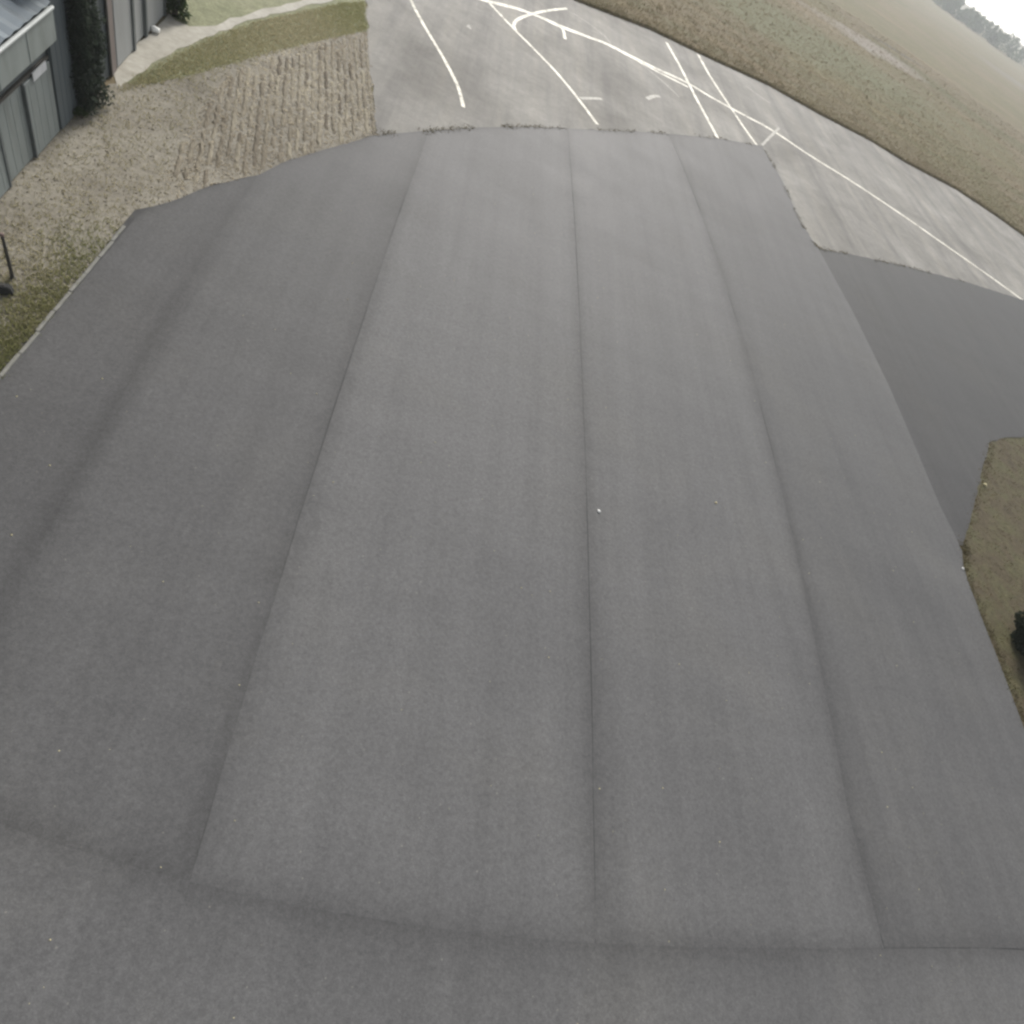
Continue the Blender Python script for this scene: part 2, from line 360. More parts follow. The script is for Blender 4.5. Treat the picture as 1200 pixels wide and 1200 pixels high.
# ------------------------------------------------------------------ the apron: paving lanes with dark joints between them
apron_poly = [(kx, -30)] + gps(KERB[1:]) + gps(FAR_L[1:]) + gps(FAR_C[1:]) + gps(FAR_R[1:]) + gps([(1000, 368), (1040, 450), (1075, 532), (1100, 592), (1124, 640)]) + gps(GRASS_R) + [(gp(1204, 868)[0], -30)]
apron = sheet('apron', apron_poly, .035, M_JOINT, .6, .05)
def pl(px, lo=-30.0, hi=None):
    q = sorted((p[1], p[0]) for p in gps(px)); ys = [a for a, _ in q]; xs = [b_ for _, b_ in q]
    # light smoothing so that the joint stays a paver's line
    co = np.polyfit(ys, xs, 2) if len(ys) > 3 else np.polyfit(ys, xs, 1)
    lo_, hi_ = ys[0], ys[-1]
    def f(y):
        yc = np.clip(y, lo_-2, hi_+2); return float(np.polyval(co, yc))
    return f
s_k = lambda y: kx - .02
s_a = pl([(300, 212), (230, 310), (205, 360), (180, 410), (155, 455), (115, 520), (70, 600), (20, 690)])
s_b = pl([(500, 160), (485, 205), (450, 310), (430, 360), (405, 430), (375, 530), (340, 648), (320, 703), (290, 800), (263, 877), (235, 1010)])
s_c = pl([(666, 160), (668, 200), (676, 330), (681, 420), (686, 600), (693, 790), (694, 930), (695, 1090)])
s_d = pl([(785, 160), (800, 200), (840, 300), (870, 400), (890, 470), (915, 580), (940, 700), (960, 790), (985, 880)])
_rp = sorted((p[1], p[0]) for p in gps(FAR_R[1:] + [(1000, 368), (1040, 450), (1075, 532), (1100, 592), (1124, 640)] + GRASS_R))
s_e = lambda y: float(np.interp(y, [a for a, _ in _rp], [b_ for _, b_ in _rp]))
_far = sorted(gps(FAR_L[::1] + FAR_C[1:] + [(893, 172)]))
yfar = lambda x: float(np.interp(x, [a for a, _ in _far], [b_ for _, b_ in _far]))
_nr = sorted(gps([(-60, 945), (0, 965), (60, 985), (120, 1008), (240, 1036), (400, 1072), (500, 1088), (680, 1104), (800, 1109), (1050, 1112), (1200, 1112)]))
_nc = np.polyfit([a for a, _ in _nr], [b_ for _, b_ in _nr], 3)
ynear = lambda x: float(np.polyval(_nc, min(max(x, _nr[0][0]), _nr[-1][0])))
GAP = .005
def lane(name, fl, fr, f0, f1, material, z, gl=GAP, gr=GAP, e0=1, e1=0, el=1, er=1):
    """a strip of asphalt between two joints; 'edge' = metres to the nearest jointed edge"""
    us = [0, .006, .015, .03, .06, .1, .18, .3, .42, .5, .58, .7, .82, .9, .94, .97, .985, .994, 1]
    ts = np.concatenate([[0, .003, .008, .016, .03], np.linspace(.05, .97, 60), [.98, .99, 1]])
    V = []; E = []; nu, nt_ = len(us), len(ts)
    jl = np.cumsum(RNG.normal(0, .006, nt_)); jr = np.cumsum(RNG.normal(0, .006, nt_)); jl -= np.linspace(jl[0], jl[-1], nt_); jr -= np.linspace(jr[0], jr[-1], nt_)
    for j, tt in enumerate(ts):
        for u in us:
            y = 10.0
            for _ in range(6):
                x = (fl(y)+gl+jl[j])*(1-u)+(fr(y)-gr+jr[j])*u
                ya, yb = f0(x)+GAP, f1(x)-.02
                y = ya+(yb-ya)*tt
            V.append((x, y, z)); wdt = fr(y)-fl(y)
            d = 9.0
            if el: d = min(d, u*wdt)
            if er: d = min(d, (1-u)*wdt)
            if e0: d = min(d, (y-ya))
            if e1: d = min(d, (yb-y)+.02)
            E.append(d)
    F = [(j*nu+i, j*nu+i+1, (j+1)*nu+i+1, (j+1)*nu+i) for j in range(nt_-1) for i in range(nu-1)]
    ring = [i for i in range(nu)] + [j*nu+nu-1 for j in range(1, nt_)] + [(nt_-1)*nu+i for i in range(nu-2, -1, -1)] + [j*nu for j in range(nt_-2, 0, -1)]
    k0 = len(V); V += [(V[i][0], V[i][1], z-.022) for i in ring]; E += [0]*len(ring); L = len(ring)
    F += [(ring[i], k0+i, k0+(i+1) % L, ring[(i+1) % L]) for i in range(L)]
    me = bpy.data.meshes.new(name); me.from_pydata(V, [], F); me.update()
    at = me.attributes.new('edge', 'FLOAT', 'POINT'); at.data.foreach_set('value', np.array(E, np.float32))
    return link(name, me, material, apron)
edges = [s_k, s_a, s_b, s_c, s_d, s_e]
for i in range(5):
    lane('paving_lane', edges[i], edges[i+1], ynear, yfar if i < 4 else (lambda x: min(yfar(x), gp(893, 172)[1])), M_LANES[i], .040+.0012*i, e1=1, gr=0 if i == 4 else GAP, er=0 if i == 4 else 1, el=0 if i == 0 else 1)
lane('paving_lane', s_k, s_e, lambda x: -30.0, lambda x: ynear(x)+.022, M_NEAR, .041, gr=0, e0=0, e1=1, el=0, er=0)
conn_poly = gps([(958, 291), (1000, 299), (1060, 312), (1130, 330), (1200, 352)]) + [tuple(Vector(gp(1200, 352))+dRR*80), tuple(Vector(gp(1204, 512))+dRR*80)] + gps([(1204, 512), (1178, 513), (1160, 518), (1152, 545), (1142, 585), (1128, 640), (1085, 625), (1060, 534), (1025, 452), (985, 370)])
conn = sheet('connector_taxiway', conn_poly, .028, M_CONN, .5, .04)
conn.data.attributes.new('edge', 'FLOAT', 'POINT').data.foreach_set('value', np.full(len(conn.data.vertices), 3, np.float32))

# kerb stones along the left side of the apron
kerb = sheet('kerb', [(kx-.02, gp(0, 452)[1]-25), (kx-.02, gp(143, 265)[1]), (kx-.22, gp(143, 265)[1]), (kx-.22, gp(0, 452)[1]-25)], .01, M_JOINT, 0)
kb = bmesh.new(); bmesh.ops.create_cube(kb, size=1, matrix=Matrix.Diagonal((.10, .985, .12, 1)))
bmesh.ops.bevel(kb, geom=kb.edges[:], offset=.012, segments=1, affect='EDGES')
kme = bpy.data.meshes.new('kerb_stone'); kb.to_mesh(kme); kb.free(); kme.materials.append(M_KERB)
y = gp(143, 265)[1]-.5; i = 0
while y > gp(0, 452)[1]-4:
    o = bpy.data.objects.new('kerb_stone', kme); COL.objects.link(o); o.parent = kerb
    o.location = (kx-.12+random.gauss(0, .012), y, .012+random.gauss(0, .006)); o.rotation_euler = (random.gauss(0, .006), random.gauss(0, .01), random.gauss(0, .008)); y -= 1.0

# ------------------------------------------------------------------ painted lines on the taxiway
def line(px, wd, m=None, z=.018): return ribbon('painted_line', smooth_line(px), wd, z, m or M_PAINT, old)
line([(474, -18), (482, 2), (498, 32), (516, 62), (530, 88), (538, 106), (543, 126)], .26)
line([(560, -12), (570, 0), (585, 16), (604, 36), (628, 60), (652, 85), (676, 114), (700, 146)], .32)
line([(604, 36), (602, 29), (607, 23), (620, 17.5), (640, 13), (664, 10)], .30, z=.019)
line([(545, -9), (562, -1), (585, 5), (606, 10.5), (630, 19), (655, 31), (690, 44), (712, 52), (740, 66), (770, 81), (803, 96), (835, 115), (868, 133), (905, 153), (950, 183), (1000, 214), (1060, 254), (1100, 282), (1150, 317), (1200, 353), (1260, 398)], .55, z=.020)
line([(636, 21), (662, 32.5), (694, 45), (716, 55), (744, 70), (772, 85), (806, 102)], .42, z=.021)
line([(741, 67), (760, 82), (778, 97), (796, 114)], .18, M_FADED)
line([(672, 16), (690, 28), (708, 42), (716, 52)], .16, M_FADED)
line([(781, 50), (794, 73), (806, 96), (816, 116), (828, 138), (841, 162)], .38, z=.022)
line([(818, 64), (830, 86), (844, 108), (858, 129), (872, 150), (888, 172)], .38, z=.022)
line([(893, 170), (901, 162), (908, 155), (913, 150)], .3, M_FADED, z=.022)
line([(874, 101), (888, 111), (902, 121)], .2, M_FADED)
line([(655, 31), (660, 36), (662, 46)], .32, z=.022)
line([(680, 115.5), (692, 115.5), (705, 116)], .34, M_FADED, z=.021)
line([(758, 116), (766, 113), (773, 113)], .4, M_FADED)
line([(549, 33), (551, 31), (553, 32)], .4, M_FADED)

# ------------------------------------------------------------------ hangar row: shared frame along its front
O = Vector(gp(72, 154)); Aq = Vector(gp(0, 236)); HD = (O-Aq).normalized(); HN = Vector((HD.y, -HD.x))   # along the row, out towards the apron
def fp(x, y, off=0.0):
    """pixel -> (metres along the row, height) on the row's front plane"""
    r = ray(x, y); o2 = O+HN*off
    t_ = (HN.dot(o2)-0)/(HN.x*r.x+HN.y*r.y)
    P = Vector((r.x*t_, r.y*t_)); return (P-O).dot(HD), H+r.z*t_
def P3(a, n, z): q = O+HD*a+HN*n; return Vector((q.x, q.y, z))
def fbox(bm, a0, a1, n0, n1, z0, z1, bev=0.0):
    vs_ = [bm.verts.new(P3(a, n, z)) for z in (z0, z1) for a, n in ((a0, n0), (a1, n0), (a1, n1), (a0, n1))]
    fs = [(0, 3, 2, 1), (4, 5, 6, 7), (0, 1, 5, 4), (1, 2, 6, 5), (2, 3, 7, 6), (3, 0, 4, 7)]
    F = [bm.faces.new([vs_[i] for i in f]) for f in fs]
    bmesh.ops.recalc_face_normals(bm, faces=F)
    if bev: bmesh.ops.bevel(bm, geom=list({e for f in F for e in f.edges}), offset=bev, segments=1, affect='EDGES')
def fpart(name, parent, material, *boxes, bev=0.0):
    bm = bmesh.new()
    for bx in boxes: fbox(bm, *bx, bev=bev)
    return bm_obj(name, bm, material, parent)
zt = fp(29, 38, .34)[1]; zb = fp(30, 81, .30)[1]; zd = fp(33, 96)[1]
aS1 = fp(44, 181)[0]; aS0 = fp(72, 154)[0]; PW = (aS0-aS1)
print('hangar', zt, zb, zd, 'panel', PW, 'O', O, HD, 'annex', fp(137, 104), fp(128, 112), 'ztop', fp(100, 0), fp(137, 0))
hangar = empty('hangar', 'grey-green hangar with pale fascia band above tall sliding door panels', 'hangar', (*(O+HD*(-8)), 0))
NP = 9; aL = -NP*PW
fpart('wall', hangar, M_DARKGAP, (aL-.4, -.02, -11, -.35, 0, zb+.1), (aL-.4, -.02, -.35, -.12, zd+.05, zb+.1))
for k in range(NP):
    a_hi = -k*PW-.05; off = -.10 if k % 2 else -.02
    p = fpart('door_panel', hangar, M_DOOR, (a_hi-PW+.06, a_hi-.02, off-.09, off, .04, zd), bev=.015)
    ribs = []
    for q in np.linspace(a_hi-PW+.35, a_hi-.3, 4): ribs.append((q-.05, q+.05, off-.001, off+.007, .12, zd-.1))
    bm = bmesh.new()
    for r_ in ribs: fbox(bm, *r_)
    o = bm_obj('rib', bm, M_DOOR, p, inv=False); o.matrix_parent_inverse = p.matrix_parent_inverse.copy(); o.matrix_parent_inverse = Matrix.Identity(4)
    o.name = 'stiffener'
    fpart('seam_strip', hangar, M_DARKGAP, (a_hi-PW-.03, a_hi-PW+.06, -.12, .012, .03, zd), bev=.01)  # dark strip added over each panel gap to make the seam show
fpart('fascia', hangar, M_FASCIA, (aL-.5, -.03, -.2, .30, zb, zt), bev=.02)
for k in range(1, NP): fpart('fascia_joint', hangar, M_FASCIA, (-k*PW-.03, -k*PW+.03, .30, .318, zb+.02, zt-.02))
fpart('gutter', hangar, M_GUTTER, (aL-.55, -.03, .26, .36, zt-.02, zt+.07), bev=.02)
fpart('door_track', hangar, M_POST, (aL-.4, -.05, -.115, -.04, zd+.06, zd+.16))
# pitched metal roof rising back from the eave
bm = bmesh.new(); n_r = 60
a_s = np.linspace(aL-.6, -.03, n_r); prof = []
for i, a in enumerate(a_s):
    lift = .05 if i % 2 else 0.0
    prof.append([bm.verts.new(P3(a, .26, zt+.10+lift)), bm.verts.new(P3(a, -5.6, zt+1.75+lift)), bm.verts.new(P3(a, -11.2, zt+.10+lift))])
for i in range(n_r-1):
    for j in range(2): bm.faces.new([prof[i][j], prof[i+1][j], prof[i+1][j+1], prof[i][j+1]])
roof = bm_obj('roof', bm, M_ROOF, hangar)
if roof.data.polygons[0].normal.z < 0: roof.data.flip_normals()
bm = bmesh.new(); vv = [bm.verts.new(P3(-.1, .2, zt+.05)), bm.verts.new(P3(-.1, -5.6, zt+1.7)), bm.verts.new(P3(-.1, -11.1, zt+.05)), bm.verts.new(P3(-.1, -11.1, 0)), bm.verts.new(P3(-.1, -.3, 0)), bm.verts.new(P3(-.1, -.3, zb))]
bm.faces.new(vv); bm_obj('gable', bm, M_FASCIA, hangar)
a_p, z_p = fp(46, 84)
fpart('sign_plate', hangar, M_PLATE, (a_p-.55, a_p+.5, 0, .03, z_p-.1, z_p+.16))

# dark annex joining the hangars, taller than the eave
aR = fp(137, 104)[0]; aB = fp(131.5, 108.5)[0]; aM = fp(92, 137)[0]
ZA = max(fp(137, 0)[1], fp(80, 0)[1])+1.6
annex = empty('annex_building', 'dark slate clad annex with brown corner post standing between two hangars', 'building', (*(O+HD*(aR/2)), 0))
fpart('wall', annex, M_ANNEX, (0.0, aR-.02, -9, -.06, 0, ZA))
nL = 4
for k in range(nL): fpart('cladding_panel', annex, M_ANNEX2, (.05+(aM-.05)*k/nL, .03+(aM-.05)*(k+1)/nL, -.06, .02, .05, ZA-.05), bev=.012)
nR = 7
for k in range(nR):
    q0, q1 = aM+.05+(aB-aM-.1)*k/nR, aM+.02+(aB-aM-.1)*(k+1)/nR
    z0 = .05
    fpart('cladding_panel', annex, M_ANNEX, (q0, q1, -.06, .015, z0, ZA-.05), bev=.012)
fpart('corner_post', annex, M_BROWN, (aB, aR, -.5, .07, 0, ZA), bev=.03)
fpart('roof', annex, M_DARKGAP, (-.1, aR+.1, -9.1, .25, ZA, ZA+.18), bev=.03)
fpart('downpipe', annex, M_POST, (aB-.16, aB-.05, .02, .12, 0, ZA), bev=.03)

# second hangar, set back behind the annex
q0 = Vector(gp(141, 77)); q1 = Vector(gp(203, 9)); off2 = -((O-q0).dot(HN)+(O-q1).dot(HN))/2
def f2(x, y): return fp(x, y, off2)
aE = f2(204, 8)[0]; seams2 = [f2(158, 62)[0], f2(172, 47)[0], f2(193, 24)[0]]
print('off2', off2, 'aE', aE, seams2, 'z top', f2(165, 0))
far_h = empty('hangar', 'light grey far hangar with plain tall door panels beyond the dark annex', 'hangar', (*(O+HD*((aR+aE)/2)+HN*off2), 0))
ZH = 4.6
fpart('wall', far_h, M_DARKGAP, (aR+.05, aE, off2-10, off2-.2, 0, ZH+.3))
bounds = [aR+.1] + seams2 + [aE]
for k in range(4): fpart('door_panel', far_h, M_DOOR2, (bounds[k]+.07, bounds[k+1]-.07, off2-.19, off2-(.02 if k % 2 == 0 else .09), .05, ZH-.5), bev=.02)
for q in seams2: fpart('seam_strip', far_h, M_DARKGAP, (q-.11, q+.11, off2-.1, off2+.05, .03, ZH-.4), bev=.01)  # added dark strips standing in for the hidden gaps between panels
fpart('fascia', far_h, M_FASCIA, (aR+.1, aE+.3, off2-.19, off2+.25, ZH-.3, ZH+.5), bev=.02)
fpart('roof', far_h, M_ROOF, (aR, aE+.4, off2-10.2, off2+.3, ZH+.5, ZH+.65), bev=.03)
fpart('corner_post', far_h, M_ANNEX, (aE, aE+.35, off2-.4, off2+.06, 0, ZH-.3), bev=.02)

# ------------------------------------------------------------------ plants
def leaf_cloud(name, centres, radii, n, size, material, parent=None, flat=1.0):
    c = np.array(centres); r = np.array(radii); k = RNG.integers(0, len(c), n)
    d = RNG.normal(0, 1, (n, 3)); d /= np.linalg.norm(d, axis=1)[:, None]; rr = RNG.random(n)**.4
    p = c[k]+d*(rr*r[k])[:, None]*np.array([1, 1, flat]); 
    a = RNG.normal(0, 1, (n, 3)); a /= np.linalg.norm(a, axis=1)[:, None]; b_ = np.cross(a, RNG.normal(0, 1, (n, 3))); b_ /= np.linalg.norm(b_, axis=1)[:, None]
    s = size*(.6+.8*RNG.random(n))[:, None]
    V = np.stack([p-a*s, p+b_*s*.5, p+a*s, p-b_*s*.5], 1); V[:, :, 2] = np.maximum(V[:, :, 2], .02)
    F = [(4*i, 4*i+1, 4*i+2, 4*i+3) for i in range(n)]
    me = bpy.data.meshes.new(name); me.from_pydata(V.reshape(-1, 3).tolist(), [], F); me.update()
    at = me.attributes.new('rnd', 'FLOAT', 'POINT'); at.data.foreach_set('value', np.repeat(np.clip(RNG.random(len(c))[k]*.5+RNG.random(n)*.5, 0, 1), 4).astype(np.float32))
    return link(name, me, material, parent)
def shrub(x, y, h, label, group=None):
    px, py = gp(x, y); s = empty('shrub', label, 'shrub', (px, py, 0), group)
    cs = [(random.gauss(0, h*.22), random.gauss(0, h*.22), h*(.3+.5*random.random())) for _ in range(7)]
    leaf_cloud('foliage', cs, [h*.3]*7, 420, h*.09, M_LEAF, s)
    bm = bmesh.new()
    for c_ in cs[:4]:
        d = Vector(c_); m_ = d.to_track_quat('Z', 'Y').to_matrix().to_4x4(); m_.translation = d/2
        bmesh.ops.create_cone(bm, cap_ends=True, segments=5, radius1=.03*h, radius2=.012*h, depth=d.length, matrix=m_)
    bm_obj('stem', bm, M_BARK, s, inv=False)
shrub(96, 139, .45, 'small green shrub at the foot of the tall cypresses by the annex')
for (cx_, cy_, hh_, lb) in ((101, 131, 5.6, 'tall dark cypress against the slate panels of the annex'), (113, 122, 6.2, 'taller dark cypress close to the brown corner post of the annex')):
    q_ = Vector(gp(cx_, cy_)); s_ = empty('cypress_tree', lb, 'tree', (q_.x, q_.y, 0), 'cypresses in front of the annex'); cs, rs = [], []
    for k in range(46):
        f = k/45; a = random.random()*6.28; q = .34*(1-f**3)*random.random()
        cs.append((math.cos(a)*q, math.sin(a)*q, hh_*(.05+.93*f))); rs.append(.40*(1-.7*f**4))
    leaf_cloud('crown', cs, rs, 6500, .07, M_CYPRESS, s_)
    bm = bmesh.new(); bmesh.ops.create_cone(bm, cap_ends=True, segments=8, radius1=.09, radius2=.02, depth=hh_*.95, matrix=Matrix.Translation((0, 0, hh_*.475)))
    bm_obj('trunk', bm, M_BARK, s_, inv=False)
# dark conifer at the end of the far hangar
def conifer(x, y, h, rad, label):
    px, py = gp(x, y); s = empty('conifer_tree', label, 'tree', (px, py, 0)); cs, rs = [], []
    for k in range(26):
        f = k/25; a = random.random()*6.28; q = rad*(1-f)*.6
        cs.append((math.cos(a)*q, math.sin(a)*q, h*(.10+.88*f))); rs.append(rad*(1-f)*.55+.18)
    leaf_cloud('crown', cs, rs, 3200, .14, M_LEAF, s)
    bm = bmesh.new(); bmesh.ops.create_cone(bm, cap_ends=True, segments=8, radius1=.14, radius2=.03, depth=h*.9, matrix=Matrix.Translation((0, 0, h*.45)))
    for k in range(8):
        a = k*2.4; z = h*(.15+.08*k); d = Vector((math.cos(a), math.sin(a), .25))*rad*(1-z/h)*.8; m_ = d.to_track_quat('Z', 'Y').to_matrix().to_4x4(); m_.translation = Vector((0, 0, z))+d/2
        bmesh.ops.create_cone(bm, cap_ends=True, segments=5, radius1=.04, radius2=.012, depth=d.length, matrix=m_)
    bm_obj('trunk', bm, M_BARK, s, inv=False)
conifer(205, 17, 3.4, .55, 'slim dark conifer at the far corner of the light grey hangar')

# far wood along the horizon
cs, rs = [], []
wd_az = R(36); wd = Vector((math.sin(wd_az), math.cos(wd_az))); wp = Vector((wd.y, -wd.x))
for k in range(900):
    q = wd*(1000+random.random()*120)+wp*random.uniform(-800, 800); hh = random.uniform(9, 17)
    for j in range(4):
        cs.append((q.x+random.gauss(0, 2.5), q.y+random.gauss(0, 2.5), hh*(.18+.22*j))); rs.append(hh*(.32-.04*j))
o = leaf_cloud('far_wood', cs, rs, 150000, 1.1, M_FARLEAF); tag(o, 'distant dark green wood along the horizon behind the field', 'wood', kind='stuff')

# ------------------------------------------------------------------ grass and straw as real blades
# straw rows run parallel to the taxiway edge
e0, e1 = Vector(gp(440, 155)), Vector(gp(430, 40)); rd = (e1-e0).normalized(); rn = Vector((-rd.y, rd.x))
L = (e1-e0).length; V, F, Cc = [], [], []
sp_c = np.array(straw_poly)
for k in range(84):
    b0_ = e0+rn*(.12+k*.34); t_ = -9.0; hue = random.random()
    while t_ < L+3:
        ln = random.uniform(.5, 2.6); p0 = b0_+rd*t_; mid = p0+rd*(ln/2)
        fade = min(1, max(0, (17-k*.34)/9))                       # rows thin out towards the hangars
        p1_ = p0+rd*ln
        if in_poly(np.array([[mid.x, mid.y], [p0.x, p0.y], [p1_.x, p1_.y]]), straw_poly).all() and random.random() < .45+.55*fade:
            n_ = max(2, int(ln/.22)); hw = random.uniform(.06, .095); ht = random.uniform(.035, .07); c_ = min(1, max(0, random.gauss(.35+.3*hue, .22))); v0 = len(V)
            for q in range(n_+1):
                pc = p0+rd*(ln*q/n_)+rn*random.gauss(0, .022); e_ = .25 if q in (0, n_) else 1
                for o_, z_ in ((-hw*1.3, -.01), (-hw*.5, ht*random.uniform(.6, 1.1)), (hw*.5, ht*random.uniform(.6, 1.1)), (hw*1.3, -.01)):
                    w_ = pc+rn*(o_*(.6+.4*e_)+random.gauss(0, .012)); V.append((w_.x, w_.y, z_*e_ if z_ > 0 else z_)); Cc.append(min(1, max(0, c_+random.gauss(0, .15))))
                if q:
                    a_ = v0+4*(q-1)
                    for u_ in range(3): F.append((a_+u_, a_+u_+1, a_+u_+5, a_+u_+4))
        t_ += ln+random.uniform(.02, .35)
me = bpy.data.meshes.new('stubble_ridges'); me.from_pydata(V, [], F); me.update()
me.attributes.new('rnd', 'FLOAT', 'POINT').data.foreach_set('value', np.array(Cc, np.float32))
o = link('stubble_ridges', me, M_RIDGE); tag(o, 'pale beige ridges of matted straw lying in rows beside the taxiway', 'straw', kind='stuff')
sq = scatter(straw_poly, 5000)
blades('loose_straw', sq, .05, .04, 2, M_BSTRAW, 'loose pale straw scattered between the ridged rows', 'straw', spread=.06, lean=2.2, base=patchy(sq, .33)*.8)
# loose dry tufts over the gravel verge, green near the kerb
vp = scatter(verge_poly, 26000); vp = vp[~in_poly(vp, straw_poly)]
dk = kx-vp[:, 0]; near = np.exp(-np.maximum(dk, 0)/1.1)
near *= np.clip((gp(143, 265)[1]+1.5-vp[:, 1])/4, 0, 1)
kp = RNG.random(len(vp)) < .22+.8*near
blades('verge_grass', vp[kp], .05, .03, 4, M_BGREEN, 'thin green and dry grass growing along the kerb and gravel verge', 'grass', spread=.07, base=np.clip(.85-.7*near[kp]+.25*(patchy(vp[kp], .8)-.5), 0, 1))
kpts = np.stack([kx-.2-RNG.exponential(1.15, 12000), gp(143, 265)[1]-.2-RNG.random(12000)**.8*17], 1)
kpts = kpts[RNG.random(len(kpts)) < np.clip((gp(143, 265)[1]-kpts[:, 1])/5, .12, 1)*(.4+.6*patchy(kpts, .9))]
blades('kerbside_grass', kpts, .07, .03, 4, M_BGREEN, 'denser green grass lining the kerb of the apron', 'grass', spread=.07, base=.15+.6*(patchy(kpts, 1.1)-.4)+.22*np.clip(kx-kpts[:, 0], 0, 3))
gpts = scatter(gps([(138, 107), (180, 98), (240, 84), (300, 66), (380, 46), (430, 35), (428, 2), (404, 3), (300, 26), (240, 48), (200, 68), (160, 92)]), 9000)
blades('strip_grass', gpts, .05, .04, 3, M_BGREEN, 'short green grass strip between the stubble and the pale path', 'grass', spread=.1, base=.62+.5*(patchy(gpts, .3)-.4))
ipts = scatter(isl_poly[:12]+[isl_poly[12]]+isl_poly[13:], 26000); ipts = ipts[(ipts[:, 0] < gp(1204, 700)[0]+25)]
blades('island_grass', ipts, .05, .03, 4, M_BBROWN, 'brown matted grass on the island right of the apron', 'grass', spread=.08, base=.5+.9*(patchy(ipts, .45)-.5))
eb = np.array(gps([(1160, 518), (1152, 545), (1142, 585), (1126, 636)] + GRASS_R)); 
tt = RNG.random(1100)*(len(eb)-1); ii = tt.astype(int); ep = eb[ii]+(eb[ii+1]-eb[ii])*(tt-ii)[:, None]+np.array([.22, 0])+RNG.normal(0, .22, (1100, 2))
blades('island_edge_grass', ep, .06, .03, 3, M_BBROWN, 'ragged brown grass fringe growing over the asphalt edge', 'grass', spread=.05)
# field grass: dense along the runway edge, thinning out with distance
fe = np.array(gps(OLD_R[::-1])); fe = np.vstack([fe, np.array(r1+dRR*60)]); 
dn = np.array([.35, .94]); nF = 60000
tt = RNG.random(nF)*(len(fe)-1); seg = np.linalg.norm(np.diff(fe, axis=0), axis=1); cum = np.concatenate([[0], np.cumsum(seg)])
sarc = RNG.random(nF)*cum[-1]; ii = np.clip(np.searchsorted(cum, sarc)-1, 0, len(seg)-1)
ep = fe[ii]+(fe[ii+1]-fe[ii])*((sarc-cum[ii])/seg[ii])[:, None]
dd = .1+RNG.random(nF)**2.2*150; fpnt = ep+dn*dd[:, None]+RNG.normal(0, .12, (nF, 2))
blades('field_grass', fpnt, .13, .06, 3, M_BDRY, 'tall dry brown grass of the airfield beyond the runway edge', 'grass', spread=.18, base=np.clip(.1+.8*patchy(fpnt, .05)+.3*(patchy(fpnt, .21)-.5), 0, 1))

tq = fpnt[RNG.random(nF) < .018]; tq = tq[patchy(tq, .06) > .35]
blades('field_tussocks', np.repeat(tq, 4, 0), .26, .07, 3, M_BDRY, 'taller dry tussocks standing out of the airfield grass', 'grass', spread=.22, base=np.repeat(RNG.random(len(tq)), 4))
ne = 9000; sa = RNG.random(ne)*cum[-1]; ii = np.clip(np.searchsorted(cum, sa)-1, 0, len(seg)-1)
ep = fe[ii]+(fe[ii+1]-fe[ii])*((sa-cum[ii])/seg[ii])[:, None]+dn*(np.abs(RNG.normal(0, .28, ne))+.05)[:, None]
blades('runway_edge_grass', ep, .2, .06, 3, M_BBROWN, 'brown grass fringe standing along the runway edge, darkened for its shaded side', 'grass', spread=.1)  # darker blades put the shade of the grass edge into their colour
# weeds and crumbled material where the new apron meets the old taxiway
fc = np.array(gps(FAR_C+[(893, 172), (916, 212), (938, 262), (958, 291), (1000, 299), (1060, 312), (1130, 330)])); nw = 1500
tt = RNG.random(nw)*(len(fc)-1); tt = tt[patchy(np.stack([tt*3, tt*0], 1), 2.0) > .45]; ii = tt.astype(int)
wp_ = fc[ii]+(fc[ii+1]-fc[ii])*(tt-ii)[:, None]+RNG.normal(0, .13, (len(tt), 2))
blades('joint_weeds', wp_, .05, .04, 3, M_BBROWN, 'sparse weeds in the ragged joint between apron and old taxiway', 'weeds', spread=.08, z=.04, lean=1.2)

# ------------------------------------------------------------------ small things
def lathe(bm, prof, seg=16):
    rings = [[bm.verts.new((r_*math.cos(2*math.pi*k/seg), r_*math.sin(2*math.pi*k/seg), z)) for k in range(seg)] for r_, z in prof]
    for a, b_ in zip(rings, rings[1:]):
        for k in range(seg): bm.faces.new([a[k], a[(k+1) % seg], b_[(k+1) % seg], b_[k]])
    return rings
px, py = gp(15, 326)
post = empty('marker_post', 'slim dark marker post with small worn cap on the verge beside the kerb', 'post', (px, py, 0))
bm = bmesh.new(); r_ = lathe(bm, [(.05, -.05), (.05, .55), (.045, 1.46)], 10); bm.faces.new(r_[-1]); bm_obj('shaft', bm, M_POST, post, inv=False)
bm = bmesh.new(); r_ = lathe(bm, [(.05, 1.46), (.06, 1.47), (.06, 1.54), (.04, 1.56)], 10); bm.faces.new(r_[-1]); bm.faces.new(r_[0][::-1]); bm_obj('cap', bm, M_RED, post, inv=False)
bm = bmesh.new(); r_ = lathe(bm, [(.09, -.02), (.09, .03), (.05, .05)], 12); bm_obj('collar', bm, M_POST, post, inv=False)
px, py = gp(2, 342)
blk = empty('rubber_block', 'low dark rubber block lying on the verge near the marker post', 'block', (px, py, 0))
bm = bmesh.new(); bmesh.ops.create_cube(bm, size=1, matrix=Matrix.Translation((0, 0, .13)) @ Matrix.Rotation(.4, 4, 'Z') @ Matrix.Diagonal((.6, .32, .26, 1)))
for v_ in bm.verts:
    if v_.co.z > .2: v_.co.x *= .75; v_.co.y *= .75
bmesh.ops.bevel(bm, geom=bm.edges[:], offset=.03, segments=2, affect='EDGES'); bm_obj('body', bm, M_RUBBER, blk, inv=False)
bm = bmesh.new(); bmesh.ops.create_cube(bm, size=1, matrix=Matrix.Translation((0, 0, .265)) @ Matrix.Rotation(.4, 4, 'Z') @ Matrix.Diagonal((.22, .05, .03, 1))); bm_obj('grip', bm, M_POST, blk, inv=False)

